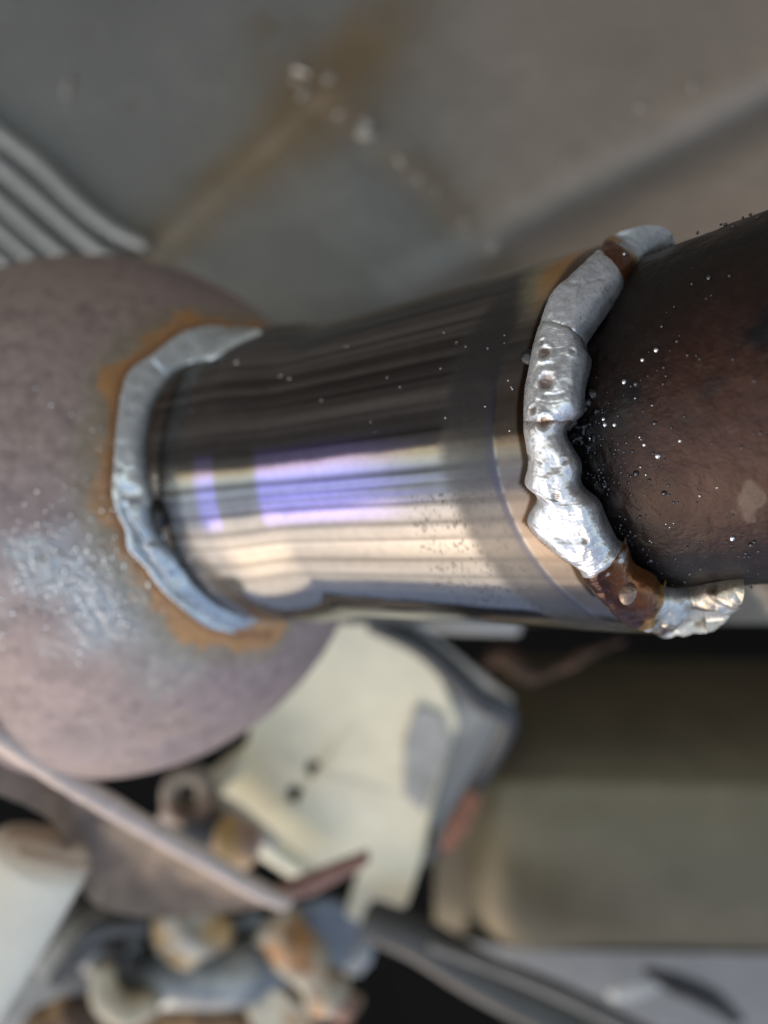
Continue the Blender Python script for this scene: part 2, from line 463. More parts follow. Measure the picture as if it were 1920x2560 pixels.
def bead(name, Ld, Rd, cen, ax, hfun, tfun, m, parent, rref, nj=52):
    """Ld, Rd: traced edges (photo px) densified; the puddle between them stands on the joint's own surface"""
    n = len(Ld); v = np.linspace(0, 1, nj); u = np.linspace(0, 1, n)
    U, Vv = np.meshgrid(u, v, indexing='ij')
    base = cast(Ld[:, None] * (1 - Vv[..., None]) + Rd[:, None] * Vv[..., None], rref)
    wdt = np.minimum(np.linalg.norm(np.diff(base, axis=0, append=base[-1:]), axis=2).sum() * 0 + np.linalg.norm(Rd - Ld, axis=1) / F * .105, .02)[:, None]
    sm = smooth_rows(base, 10)
    d = sm - cen; d = d - (d @ ax)[..., None] * ax
    out = d / np.linalg.norm(d, axis=2, keepdims=True)
    out = out * .75 + np.array([0, -.45, 0]) * .6
    out /= np.linalg.norm(out, axis=2, keepdims=True)
    X = base + out * hfun(U, Vv, base, wdt)[..., None]
    tint, gl = tfun(U, Vv, X)
    return link(name, grid_mesh(name, X, tint, gl), m, parent)
def slab(Vv, wdt, e0):
    """rounded shoulder: rises over e0 metres from either edge, then flat"""
    ed = np.minimum(Vv, 1 - Vv) * wdt
    return np.sqrt(np.clip(1 - (1 - np.clip(ed / e0, 0, 1))**2, 0, 1))
def ref_right(sa): return np.interp(sa, [-.05, .028, .033, .037, .046, .09], [.028, .0312, .0322, .0316, .0268, .0262])
sC = (DC - P0) @ A
def ref_left(sa):
    dome_ = np.sqrt(np.maximum(DR**2 - (sa - sC)**2, 0)); dome_ = np.where(sa < sC, DR, dome_)
    return np.maximum(np.maximum(r_sleeve(sa) + .0002, np.where(sa < -.040, dome_, 0)), r_sleeve(sa) + .0022 * np.exp(-((sa + .0445) / .0022)**2))
weld_mat = mat('weld_metal', con=.25, scale=1500, bump=.00006, bscale=2200, rvar=.3)

kR = 26
Ld, Rd = catmull([p for p, q in RB], kR), catmull([q for p, q in RB], kR)
nrow = len(RB)
PITS = [(cast(np.array([[[u, v]]], float), ref_right)[0, 0], r_) for u, v, r_ in
        ((1371, 905, .0011), (1376, 968, .0013), (1344, 1034, .0008), (1372, 1062, .0011), (1325, 1142, .0007), (1366, 880, .0006), (1440, 900, .0006),
         (1420, 1150, .0006), (1400, 1230, .0007), (1470, 1330, .0006), (1450, 1428, .0007), (1690, 1530, .0010), (1740, 1528, .0008), (1655, 1530, .0007))]
def pits(base):
    dip, rim = 0, 0
    for c, r_ in PITS:
        q = np.linalg.norm(base - c, axis=2) / r_ + .5 * (fbm(base, 700., 2) - .5)
        dip = dip + np.exp(-(q / .62)**4) * r_; rim = rim + np.exp(-((q - 1.05) / .28)**2) * r_
    return dip, rim
# segments of the right bead by traced row number (they overlap a little, each nose lying on the one before)
def seg_right(r0, r1, hk, base_h, colour, seed, ripple=1., nose=1, metal=.7, rgh=.30, tintf=None, rough2=0.):
    a, b = int(r0 * kR), int(r1 * kR) + 1
    l, r = Ld[a:b], Rd[a:b]
    st = {}
    pud = 0. if r1 > 24 or r0 == 0 else 1.
    def hfun(U, Vv, base, wdt):
        x0 = 2 * Vv - 1
        ws = (fbm(base + seed, 420., 3) - .5) * 1.1
        endn = np.minimum(U * (r1 - r0) / .55, (1 - U) * (r1 - r0) / .55 - .35 * x0**2) + np.minimum(ws, .15) if r1 < 25 else U * (r1 - r0) / .55 + ws * .5
        rise = np.clip(endn, 0, 1)
        x = 2 * Vv - 1
        prof = np.sqrt(np.maximum(1 - np.abs(x)**2.4, 0))
        rz = np.sqrt(np.clip(1 - (1 - rise)**2, 0, 1))
        chev = (r1 - r0) * 5.5 * U + 2.6 * x * x                   # ripples of the puddle, bowed
        rip = np.sin(chev * 2 * np.pi * .55 + 3 * (fbm(base, 260., 2)))
        wm = np.convolve(np.pad(wdt[:, 0], 40, 'edge'), np.ones(81) / 81, 'valid')[:, None]
        sh = slab(Vv, wdt, .0026)
        h = sh * (hk * .0105 * (.35 + .65 * rz) + base_h) + .0004 * prof
        prof = sh
        pc = (r1 - r0) * U * .62 + .55 * x * x + .5 * (fbm(base + seed, 120., 2) - .5)      # puddles, each lapping the next
        fr = pc - np.floor(pc)
        h = h + pud * prof * .00032 * (sstep(0, .25, fr) * (1 - .75 * fr) - .3)
        h = h + prof * ((1 - np.abs(rip)) * .000022 * ripple * pud + (fbm(base + seed, 210., 3) - .5) * .0011 + (fbm(base + seed, 1100., 3) - .5) * .00035 + rough2 * (np.abs(fbm(base + seed, 330., 2) - .5)) * .006)
        dip, rim = pits(base)
        h = h - dip * .24 + rim * .12
        st['dip'] = dip
        return h - .0012 * (1 - sh)**2 - .0022 * sstep(.12, -.05, endn)
    def tfun(U, Vv, X):
        f = fbm(X + seed, 500., 4); g = fbm(X + seed + 3, 180., 3)
        c = np.zeros(X.shape) + np.array(colour)
        c *= (.82 + .36 * f)[..., None]
        c = mixc(c, (.30, .22, .18), sstep(.66, .74, g) * .55)
        c = mixc(c, (.22, .14, .105), np.clip(st['dip'] / .0010, 0, .8))
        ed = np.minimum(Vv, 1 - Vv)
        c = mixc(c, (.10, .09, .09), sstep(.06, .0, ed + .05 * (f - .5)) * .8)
        gl = np.stack([rgh + .25 * (f - .5), np.full(f.shape, metal), 0 * f], -1)
        if tintf is None: c = mixc(c, (.20, .095, .045), (sstep(.94, 1., U + .12 * (f - .5)) + sstep(.05, 0, U + .12 * (f - .5))) * .75)
        if tintf is not None: c, gl = tintf(U, Vv, X, c, gl, f)
        return c, gl
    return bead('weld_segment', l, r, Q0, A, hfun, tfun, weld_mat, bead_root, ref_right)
bead_root = bpy.data.objects.new('weld_bead', None); COL.objects.link(bead_root); bead_root.parent = exhaust
bead_root.empty_display_size = .01
bead_root['label'] = 'thick silvery weld bead joining the sleeve to the dark pipe'
SILV = (.66, .68, .70)
def brown(U, Vv, X, c, gl, f):
    c = mixc(c, (.05, .016, .009), np.ones(U.shape))
    c = mixc(c, (.26, .085, .022), sstep(.35, .85, Vv + .5 * (f - .5)) * .6)
    am = sstep(.80, .98, U + .2 * (f - .5)) + sstep(.13, .04, U) * .4 + sstep(.05, .0, Vv)
    c = mixc(c, (.50, .27, .07), am)
    c = mixc(c, (.62, .64, .66), sstep(.62, .72, f) * sstep(.4, .1, U))
    gl[..., 0] = .16 + .3 * np.abs(f - .5); gl[..., 1] = .55
    return c, gl
def topbrown(U, Vv, X, c, gl, f):
    c = mixc(c, (.12, .035, .012), np.ones(U.shape))
    c = mixc(c, (.50, .27, .07), sstep(.35, .05, U + .2 * (f - .5)))
    gl[..., 0] = .25; gl[..., 1] = .4
    return c, gl
def lump(U, Vv, X, c, gl, f):
    g = fbm(X + 40, 260., 3)
    c = mixc(c, (.30, .26, .20), sstep(.52, .66, g) * .8)
    c = mixc(c, (.10, .07, .06), sstep(.68, .76, g))
    c = mixc(c, (.62, .50, .30), sstep(.10, .0, U + .2 * (f - .5)) * .7)
    return c, gl
s_ = seg_right(0, 2.25, .07, .0, (.42, .45, .48), 1, metal=.5)
s_ = seg_right(2.0, 3.25, .13, .0, SILV, 2, tintf=topbrown); s_['label'] = 'glossy brown tempered stretch of weld near the top'
s_ = seg_right(3.0, 6.35, .20, .0002, (.68, .72, .77), 3)
s_ = seg_right(6.1, 10.9, .22, .0005, (.68, .71, .74), 4)
s_ = seg_right(10.5, 17.9, .21, .0003, (.68, .68, .69), 5, ripple=1.5)
s_ = seg_right(17.2, 21.2, .20, .0002, SILV, 6, tintf=brown); s_['label'] = 'glossy brown tempered lump of weld with a small crater'
s_ = seg_right(20.2, 25.0, .12, .0002, (.58, .58, .56), 7, metal=.7, rgh=.3, rough2=.4, tintf=lump)
# silver nugget in the brown lump's crater, and slag crumbs
c0 = hit_rev(1573, 1487, P0 + .004 * E2, A, lambda s: r_sleeve(np.minimum(s, .034)) + .0015)
o = link('crater_nugget', lump_mesh('crater_nugget', c0 + np.array([.0, .0005, 0]), .0011, .35, 500, 3, (1, .6, 1.3), .4),
         mat('nugget', (.26, .18, .14), .3, .6, 900, .3, .0001), bead_root)
# far side of the right joint: plain bead ring behind
def back_ring(name, P, a, r, s, rad, p0, p1, m, parent):
    e1, e2 = frame(a)
    t = np.linspace(p0, p1, 24)
    pts = [P + s * a + r * (math.cos(x) * e2 + math.sin(x) * e1) for x in t]
    return link(name, tube_mesh(name, pts, [rad * .8, rad, rad * .9, rad], 14, 5, rad * .5, 300), m, parent)
back_ring('weld_segment', P0, A, .0285, .0345, .0034, 1.75, 4.5, mat('weld_far', (.4, .4, .41), .4, .7, 900, .3, .0001), bead_root)

# left bead: two ridges with a valley between
kL = 20
Ll, Lr = catmull([p for p, q in LB], kL), catmull([q for p, q in LB], kL)
def left_seg(r0, r1, colour, seed, hk=.15, tintf=None, groove=1.):
    a, b = int(r0 * kL), int(r1 * kL) + 1
    l, r = Ll[a:b], Lr[a:b]
    rows = np.linspace(r0, r1, len(l))
    def hfun(U, Vv, base, wdt):
        x = 2 * Vv - 1
        prof = np.sqrt(np.maximum(1 - np.abs(x)**2.2, 0))
        RW = rows[:, None] + 0 * Vv
        rise = np.sqrt(np.clip(1 - (1 - np.clip(np.minimum(U / .08, (1 - U) / .08), 0, 1))**2, 0, 1))
        g = np.exp(-((Vv - .42 - .04 * np.sin(RW * 2.1)) / .11)**2) * sstep(9., 12., RW) * groove
        wav = 4.5 * (fbm(np.stack([RW * 1.9 + .25 * x * x, Vv * 1.2, 0 * RW + seed], -1), 1., 3) - .5)
        prof = slab(Vv, wdt, .0019)
        h = prof * hk * .0085 * (.4 + .6 * rise) * (1 - .95 * g)
        h = h + prof * (wav * .00027 * (Vv > .3) + (fbm(base + seed, 260., 3) - .5) * .0010)
        return h - .0009 * (1 - prof)**2
    def tfun(U, Vv, X):
        f = fbm(X + seed, 420., 4)
        c = np.zeros(X.shape) + np.array(colour)
        c *= (.8 + .4 * f)[..., None]
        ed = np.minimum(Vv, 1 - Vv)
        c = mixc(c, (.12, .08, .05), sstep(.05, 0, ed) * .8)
        gl = np.stack([.20 + .25 * (f - .5), np.full(f.shape, .7), 0 * f], -1)
        if tintf is not None: c, gl = tintf(U, Vv, X, c, gl, f)
        return c, gl
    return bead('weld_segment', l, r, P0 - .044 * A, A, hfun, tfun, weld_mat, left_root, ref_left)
left_root = bpy.data.objects.new('weld_bead', None); COL.objects.link(left_root); left_root.parent = exhaust
left_root.empty_display_size = .01
left_root['label'] = 'narrow blue grey weld bead joining the domed end to the sleeve'
def tan(U, Vv, X, c, gl, f):
    c = mixc(c, (.28, .17, .08), np.ones(U.shape)); gl[..., 0] = .4
    return c, gl
left_seg(0, 4.3, (.78, .86, .89), 21)
left_seg(4.0, 11.0, (.72, .77, .79), 22)
left_seg(10.0, 18.4, (.54, .585, .62), 23, .17)
left_seg(18.2, 19.2, (.4, .4, .4), 24, .1, tan)
left_seg(19.0, 20, (.50, .55, .58), 25, .13)
back_ring('weld_segment', P0, A, .0318, -.0435, .0030, 1.75, 4.5, mat('weld_far_left', (.4, .42, .44), .4, .7, 900, .3, .0001), left_root)
bl = mat('black_slag', (.008, .008, .01), .2, .0, 900, .4, .0001)
link('slag_lump', lump_mesh('slag_lump', hit_rev(402, 1288, P0, A, r_sleeve) + .0006 * E2, .0024, .2, 300, 3, (.65, .5, 1.3), -.1), bl, left_root)
sil = mat('bright_spatter', (.75, .76, .78), .16, 1.)
link('slag_lump', lump_mesh('slag_lump', hit_rev(1322, 895, P0, A, r_sleeve), .0011, .4, 900, 3), bl, bead_root)
for (u, v, r_) in ((1452, 1075, .0012), (1437, 1092, .001), (1468, 1012, .0009), (1484, 985, .0008), (1474, 1060, .0008), (1500, 1290, .0006), (1445, 1105, .0007), (1478, 1095, .0006), (1490, 1030, .0006), (1468, 1120, .0007)):
    link('slag_lump', lump_mesh('slag_lump', hit_rev(u, v, Q0, B, r_out), r_, .9, 1500, 3), bl, bead_root)

# spatter: tiny beads stuck on the three steel surfaces
C, R = [], []
for i in range(480):
    t = rng.random()
    if t < .62:
        u = 1462 + abs(rng.gauss(0, 90)) ; v = rng.gauss(1190, 110)
    elif t < .8:
        u = rng.uniform(1480, 1910); v = rng.uniform(620, 1440)
    else:
        u = rng.uniform(1560, 1900); v = rng.gauss(1380, 60)
    if u > 1910 or not 580 < v < 1470: continue
    X = hit_rev(u, v, Q0, B, r_out)
    if vnoise(X * 260.) < .42 + .12 * rng.random(): continue
    C.append(X); R.append(rng.choice((.0001, .00013, .00016, .00022)) * (1.7 if rng.random() < .06 else 1))
for i in range(9):                                           # along the upper outline
    u = rng.uniform(1690, 1915); C.append(hit_rev(u, 598 - (u - 1695) * .395 + rng.uniform(2, 26), Q0, B, r_out)); R.append(rng.uniform(.00015, .0003))
o = link('weld_spatter', balls_mesh('weld_spatter', C, R), mat('dark_spatter', (.09, .09, .095), .12, .9), exhaust)
o['kind'] = 'stuff'
C, R = [], []
for i in range(200):
    t = rng.random()
    if t < .75: u, v = rng.gauss(190, 95), rng.gauss(1420, 110)
    else: u, v = rng.uniform(0, 640), rng.uniform(900, 1880)
    if u < -30 or (u - 289)**2 + (v - 1291)**2 > 610**2: continue
    if u > 285 and v < 1290: continue
    X = hit_sph(u, v, DC, DR)
    if (X - P0) @ A > -.046: continue
    C.append(X); R.append(rng.choice((.00018, .00024, .00032)))
for i in range(170):
    u, v = rng.gauss(185, 70), rng.gauss(1450, 60)
    if u < 330: C.append(hit_sph(u, v, DC, DR)); R.append(rng.choice((.0002, .00028, .00036)))
for u, v, r_ in ((232, 1075, .00035), (255, 1275, .0004), (338, 925, .0005), (250, 1122, .00035), (180, 1035, .00035)):
    C.append(hit_sph(u, v, DC, DR)); R.append(r_)
o = link('weld_spatter', balls_mesh('weld_spatter', C, R), mat('grey_spatter', (.85, .88, .9), .1, .95), exhaust)
o['kind'] = 'stuff'
C, R = [], []
for i in range(30):
    u, v = rng.uniform(460, 1300), rng.uniform(760, 1120)
    if v < 1000 - .3 * (u - 460) + 20 and v < 860: continue
    C.append(hit_rev(u, v, P0, A, r_sleeve)); R.append(rng.uniform(.00007, .00014))
for i in range(24):
    u, v = 1470 + abs(rng.gauss(0, 130)), rng.gauss(1200, 150)
    if u < 1900 and 640 < v < 1450:
        C.append(hit_rev(u, v, Q0, B, r_out)); R.append(rng.uniform(.00008, .00017))
for u, v in ((1640, 876), (1606, 900), (1560, 955), (1512, 1062), (1508, 1048), (1536, 1062), (1475, 1097), (1700, 1102), (1610, 1112), (1645, 1140), (1830, 1345)):
    C.append(hit_rev(u, v, Q0, B, r_out)); R.append(rng.uniform(.0002, .0004))
for u, v, r_ in ((592, 906, .0003), (702, 940, .0002), (724, 947, .00018), (388, 1192, .0003), (406, 1342, .0009), (1560, 636, .0003)):
    C.append(hit_rev(u, v, P0, A, r_sleeve)); R.append(r_)
o = link('weld_spatter', balls_mesh('weld_spatter', C, R), sil, exhaust)
o['kind'] = 'stuff'

# ------------------------------------------------------------------ floor pan behind
pan = empty('floor_pan', 'grey pressed steel floor pan with brown dirt, ribs and a welded seam behind the pipe', 'floor pan', at(960, 500, .27))
def pdepth(u, v): return .305 - .085 * (u / 1920) - .012 * (v - 600) / 600
def pline_dist(U, Vv, pts):
    """signed distance (px) to a polyline, and position along it; + is below/right"""
    best = np.full(U.shape, 1e9); sg = np.zeros(U.shape)
    for (x0, y0), (x1, y1) in zip(pts[:-1], pts[1:]):
        dx, dy = x1 - x0, y1 - y0; L2 = dx * dx + dy * dy
        t = np.clip(((U - x0) * dx + (Vv - y0) * dy) / L2, 0, 1)
        d = np.hypot(U - x0 - t * dx, Vv - y0 - t * dy)
        c = dx * (Vv - y0) - dy * (U - x0)
        sg = np.where(d < best, np.sign(c), sg); best = np.minimum(best, d)
    return best * sg
U, Vv = np.meshgrid(np.linspace(-700, 2700, 340), np.linspace(-700, 1560, 226), indexing='ij')
seam = [(560, -400), (700, 130), (790, 210), (925, 330), (1080, 460), (1240, 650), (1500, 980)]
stain = [(1120, -300), (1000, 0), (800, 240), (560, 470), (380, 640)]
groove = [(1000, 760), (1290, 590), (1920, 265), (2600, -60)]
ds = pline_dist(U, Vv, seam); dt = pline_dist(U, Vv, stain); dg = pline_dist(U, Vv, groove)
dz = pdepth(U, Vv)
dz = dz + .002 * sstep(-25, 25, -dt) * sstep(30, -60, -ds)            # left panel steps back past the stained ridge
dz = dz - .0005 * np.exp(-(dt / 45)**2) * sstep(1200, 800, U)
dz = dz + .004 * sstep(0, 320, ds) * sstep(1400, 1000, U)             # lower grey hollow
dz = dz + .004 * np.exp(-(dg / 60)**2)
base = np.stack([(U - CX) / F * dz, dz, -(Vv - CY) / F * dz], -1)
nz = fbm(base, 28., 4); nf = fbm(base + 3, 110., 4)
dz = dz + .0025 * (nz - .5) + .0007 * (nf - .5)
X = np.stack([(U - CX) / F * dz, dz, -(Vv - CY) / F * dz], -1)
col = np.zeros(X.shape) + np.array([.165, .172, .166])
right = sstep(700, 1500, U + .6 * Vv * 0 + 300 * (nz - .5)) * sstep(60, -60, ds - 0)
col = mixc(col, (.30, .25, .21), right)
col = mixc(col, (.16, .125, .08), np.exp(-(dt / 75)**2) * sstep(.25, .55, nz) * sstep(-300, 0, Vv + 300))
col = mixc(col, (.13, .10, .065), np.exp(-((U - 790) / 170)**2 - ((Vv - 230) / 130)**2) * .85)
col = mixc(col, (.15, .12, .09), np.exp(-(ds / 60)**2) * sstep(.3, .6, nf) * .9)
col = mixc(col, (.15, .145, .145), np.exp(-(dg / 50)**2) * .8)  # shade of the groove put into the colour as a darker band
col = mixc(col, (.09, .07, .05), sstep(.70, .85, nf) * .25)
n4 = fbm(base + 12, 11., 4)
col = mixc(col, (.17, .115, .06), np.exp(-(dt / 120)**2) * sstep(.35, .6, n4) * .8)
col *= (.72 + .56 * n4)[..., None]
panel = link('panel', grid_mesh('panel', X, col, np.stack([.5 + 0 * U, .25 + 0 * U, 0 * U], -1)),
             mat('grey_sheet', con=.07, scale=220, bump=.0002, bscale=500), pan)
dz_pan = dz
ribm = mat('rib_paint', (.30, .315, .315), .4, .3, 160, .12)
for pts in (((-160, 215), (0, 335), (100, 412), (200, 510), (290, 580), (365, 615)), ((-160, 295), (0, 415), (100, 500), (200, 588), (270, 640), (340, 668)),
            ((-160, 380), (0, 500), (100, 588), (180, 652), (260, 700)), ((-160, 455), (0, 575), (90, 652), (180, 720)),
            ((-160, 525), (0, 645), (80, 715)), ((-160, 600), (0, 715), (60, 770))):
    P = [at(u, v, pdepth(u, v) + .001) for u, v in pts]
    link('rib', tube_mesh('rib', P, [.0036, .0036, .0033, .0022], 16, 6), ribm, pan)
flk = mat('seam_metal', (.40, .37, .33), .35, .5, 400, .3, .0002)
for u, v, r_ in ((750, 180, .0022), (825, 195, .0020), (770, 228, .0028), (738, 208, .0016), (915, 315, .0028), (930, 342, .0024), (850, 285, .0014), (1003, 405, .0020),
                 (1048, 440, .0022), (1100, 478, .0022), (1155, 555, .0022), (1169, 582, .0026), (1230, 615, .0024), (1726, 203, .0018), (1605, 275, .0016),
                 (1555, 308, .0016), (1490, 352, .0016), (1470, 366, .0012), (1412, 394, .0016), (1432, 382, .0012), (178, 205, .0026)):
    u += rng.uniform(-9, 9); v += rng.uniform(-9, 9); r_ *= rng.uniform(.6, 1.0)
    d = dz_pan[int(round((u + 700) / 3400 * 339)), int(round((v + 700) / 2260 * 225))] - .0003
    link('spot_weld', lump_mesh('spot_weld', at(u, v, d), r_, 1.1, 500, 3, (1.4, .6, rng.uniform(.4, .8)), rng.random() * 3), flk, pan)

ga = np.array([[-40, -40], [40, -40], [40, .8], [-40, .8]], float)  # unseen ground sheet, added to bounce fill onto the upper faces
gm = bpy.data.meshes.new('ground')
gm.from_pydata([(x, y, -.36) for x, y in ga], [], [(0, 1, 2, 3)])
tag(link('ground', gm, mat('worn_concrete', (.14, .132, .12), .9, 0, 6, .4, .004, 40)), kind='structure', label='worn grey concrete ground')

# added black sheet behind everything, standing in for shade in the gaps
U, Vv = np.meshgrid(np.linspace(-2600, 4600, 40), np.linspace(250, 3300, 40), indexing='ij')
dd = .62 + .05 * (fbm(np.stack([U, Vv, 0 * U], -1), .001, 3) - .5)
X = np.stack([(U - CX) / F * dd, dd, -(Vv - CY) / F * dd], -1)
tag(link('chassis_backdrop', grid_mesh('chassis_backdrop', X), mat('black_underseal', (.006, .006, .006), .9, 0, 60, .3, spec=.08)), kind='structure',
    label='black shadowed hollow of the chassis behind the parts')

# ------------------------------------------------------------------ lower parts
def ats(pts): return [at(*p) for p in pts]
# cream plate with two holes
cream = mat('cream_paint', (.80, .745, .57), .42, .0, 90, .10, .0002, 200)
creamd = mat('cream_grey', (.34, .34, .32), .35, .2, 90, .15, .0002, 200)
cp = empty('bracket_plate', 'cream painted bracket plate with two small round holes below the domed end', 'bracket', at(800, 1900, .3))
def cd(u, v): return .272 + (v - 1500) / 900 * .05
def circ(u, v, r):
    return [at(u + r * math.cos(t), v + r * math.sin(t), cd(u, v)) for t in np.linspace(0, 2 * np.pi, 14, endpoint=False)]
poly = [(660, 1500), (960, 1520), (1090, 1660), (1150, 1800), (1085, 2010), (1060, 2140), (1020, 2260), (950, 2335), (860, 2290), (900, 2170), (780, 2185), (690, 2120),
        (610, 2040), (530, 1985), (560, 1900), (620, 1860)]
link('face', plate_mesh('face', [at(u, v, cd(u, v)) for u, v in poly], .004, .0015, [circ(785, 1923, 20), circ(738, 1988, 22)]), cream, cp)
link('rolled_edge', tube_mesh('rolled_edge', ats([(600, 1900, .285), (520, 1990, .285), (600, 2060, .288), (690, 2130, .292), (790, 2200, .296)]), [.004, .005, .005, .004], 14, 6), cream, cp)
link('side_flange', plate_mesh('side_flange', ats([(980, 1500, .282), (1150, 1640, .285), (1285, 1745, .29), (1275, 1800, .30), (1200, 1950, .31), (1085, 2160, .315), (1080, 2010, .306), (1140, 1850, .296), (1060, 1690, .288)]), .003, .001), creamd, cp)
link('dark_recess', plate_mesh('dark_recess', ats([(1040, 1760, .2845), (1110, 1790, .2865), (1130, 1870, .291), (1060, 2030, .298), (1010, 1990, .296), (1010, 1860, .289)]), .001, .0003), mat('grey_recess', (.36, .36, .345), .5, 0, 90, .3), cp)  # thin grey plate painting a soft reflection onto the cream face
# pale bush below the sleeve and dark brace
o = link('heat_tube', tube_mesh('heat_tube', ats([(970, 1538, .285), (1110, 1550, .285), (1290, 1562, .287)]), [.0035, .005, .004], 20, 6), mat('pale_tube', (.42, .42, .41), .3, .1, 90, .1))
tag(o, 'short pale tube lying just under the polished sleeve', 'tube')
o = link('brace_strap', tube_mesh('brace_strap', ats([(930, 1560, .268), (1060, 1620, .268), (1190, 1740, .27), (1270, 1800, .28), (1190, 1960, .292), (1070, 2150, .30)]), [.003, .0045, .0035, .003], 14, 6, flat=.6), mat('dark_strap', (.05, .052, .055), .4, .1, 90, .3))
tag(o, 'dark grey bent strap edging the cream plate on its right', 'strap')
o = link('rust_strip', tube_mesh('rust_strip', ats([(1185, 1985, .285), (1150, 2060, .285), (1115, 2120, .285)]), [.003, .004, .0025], 14, 6, flat=.5), mat('red_rust', (.26, .11, .07), .7, 0, 200, .3))
tag(o, 'reddish rusty strip beside the dark strap and the olive tank', 'strip')
# rusty hanger in the dark under the outlet
rustm = mat('orange_rust', (.07, .035, .02), .7, 0, 160, .5, .0004)
o = link('pipe_hanger', tube_mesh('pipe_hanger', ats([(1215, 1655, .29), (1260, 1640, .29), (1330, 1690, .285), (1400, 1665, .285), (1460, 1635, .285), (1560, 1605, .29)]), [.002, .004, .0015, .0035, .0012], 16, 6, .006), rustm)
tag(o, 'rusty hanger rod in the shadow below the right weld', 'hanger')
# olive tank
tank = empty('fuel_tank', 'large smooth olive grey tank filling the lower right', 'tank', at(1600, 2050, .36))
tm = mat('olive_metal', (.155, .130, .085), .42, .45, 22, .28, .0003, 30, rvar=.1)
V = []
pr = [(1640, .40), (1680, .385), (1730, .370), (1790, .356), (1860, .345), (1925, .3392), (1960, .3372), (2000, .3364), (2060, .3352), (2140, .3345), (2230, .335), (2310, .3365), (2378, .3400)]
us = np.concatenate([np.linspace(1085, 1260, 14), np.linspace(1300, 3000, 30)])
G = np.zeros((len(us), len(pr), 3))
for i, u in enumerate(us):
    e = np.clip((1330 - u) / 245, 0, 1)
    for j, (v, d) in enumerate(pr):
        vv = v + e**2 * (2060 - v) * .22 + .02 * (u - 1300)
        G[i, j] = at(u, vv, d + .03 * e**2.2)
Gd = np.stack([catmull(G[i], 6) for i in range(len(us))])
link('shell', grid_mesh('shell', Gd), tm, tank)
fl = mat('flange_grey', (.21, .21, .20), .34, .35, 60, .12, .0003, 120)
lip = [(1080, 2330, .342), (1300, 2372, .340), (1600, 2380, .338), (1980, 2385, .338), (2600, 2395, .338)]
lo_ = [(1080, 2400, .356), (1300, 2520, .372), (1600, 2680, .39), (1980, 2760, .40), (2600, 2800, .40)]
Lc = catmull(ats(lip), 8); Lo = catmull(ats(lo_), 8); t = np.linspace(0, 1, 14)[None, :, None]
Gd = Lc[:, None] * (1 - t) + Lo[:, None] * t + np.array([0, -1, 0]) * (.004 * np.sin(t * np.pi))
link('flange', grid_mesh('flange', Gd), fl, tank)
link('flange_slot', tube_mesh('flange_slot', ats([(1615, 2425, .342), (1690, 2446, .345), (1775, 2478, .350), (1850, 2540, .358)]), [.002, .007, .008, .005], 14, 6, flat=.35), mat('slot_black', (.012, .012, .012), .7), tank)
link('flange_dimple', lump_mesh('flange_dimple', at(1605, 2455, .350), .011, .15, 60, 4, (1.5, .35, .6), -.4), mat('dimple_pale', (.42, .42, .40), .3, .2), tank)  # pale lump standing in for the bright glint beside the slot
link('strap_mark', plate_mesh('strap_mark', ats([(1362, 2140, .338), (1400, 2135, .3375), (1398, 2240, .338), (1355, 2235, .339)]), .0008, .0003), mat('mark_brown', (.10, .075, .07), .6), tank)
# curved cross member at the bottom
cm = mat('member_grey', (.06, .06, .058), .4, .2, 60, .2)
o = link('cross_member', tube_mesh('cross_member', ats([(930, 2300, .30), (1050, 2350, .298), (1200, 2440, .296), (1400, 2540, .292), (1700, 2680, .29)]), [.008, .0085, .009, .009], 20, 6, flat=.5), cm)
tag(o, 'dark grey curved cross member running out of the bottom edge', 'beam')
o = link('cable_conduit', tube_mesh('cable_conduit', ats([(1080, 2360, .284), (1250, 2420, .282), (1420, 2490, .28), (1640, 2600, .28)]), [.0022, .0028, .0034, .0034], 14, 6), mat('pale_conduit', (.13, .125, .12), .45, .1))
tag(o, 'thin pale conduit laid along the dark cross member', 'conduit')

# rusted angle strip lower left
rb = mat('pink_rust', (.20, .145, .108), .42, .2, 150, .35, .0003, 400, base2=(.30, .215, .15), sc2=35, lo2=.45, hi2=.65)
st = empty('angle_bracket', 'rusty pinkish angle bracket with a bent up tip at lower left', 'bracket', at(400, 2150, .23))
wr = catmull(ats([(-120, 1765, .148), (20, 1858, .160), (231, 1994, .186), (463, 2126, .2125), (683, 2252, .2368)]), 14)
wl = catmull(ats([(-120, 1940, .160), (130, 2060, .186), (240, 2262, .216), (450, 2292, .232), (683, 2262, .2400)]), 14)
t = np.linspace(0, 1, 22)[None, :, None]
G = wr[:, None] * (1 - t) + wl[:, None] * t + np.array([0, 1, 0]) * (.010 * np.sin(t * np.pi) * np.sin(np.linspace(0.15, np.pi, len(wr)))[:, None, None])
G = G + np.array([0, 1, 0]) * ((fbm(G, 70., 3) - .5) * .003)[..., None]
link('web', grid_mesh('web', G), rb, st)
link('rim', tube_mesh('rim', ats([(-120, 1755, .147), (20, 1852, .159), (231, 1988, .185), (463, 2122, .2115), (683, 2246, .236), (720, 2252, .239)]), [.0026, .0027, .0027, .0024], 14, 8, .001, 150), mat('worn_edge', (.62, .50, .44), .42, .2, 220, .2), st)  # rim colour lightened to carry the edge's highlight
link('bent_tip', plate_mesh('bent_tip', ats([(690, 2262, .2435), (780, 2242, .246), (925, 2162, .25), (918, 2148, .25), (770, 2206, .247), (690, 2235, .243)]), .006, .0008, depth_push=(0, .8, .3)), mat('red_edge', (.40, .22, .19), .5, .1, 220, .2), st)
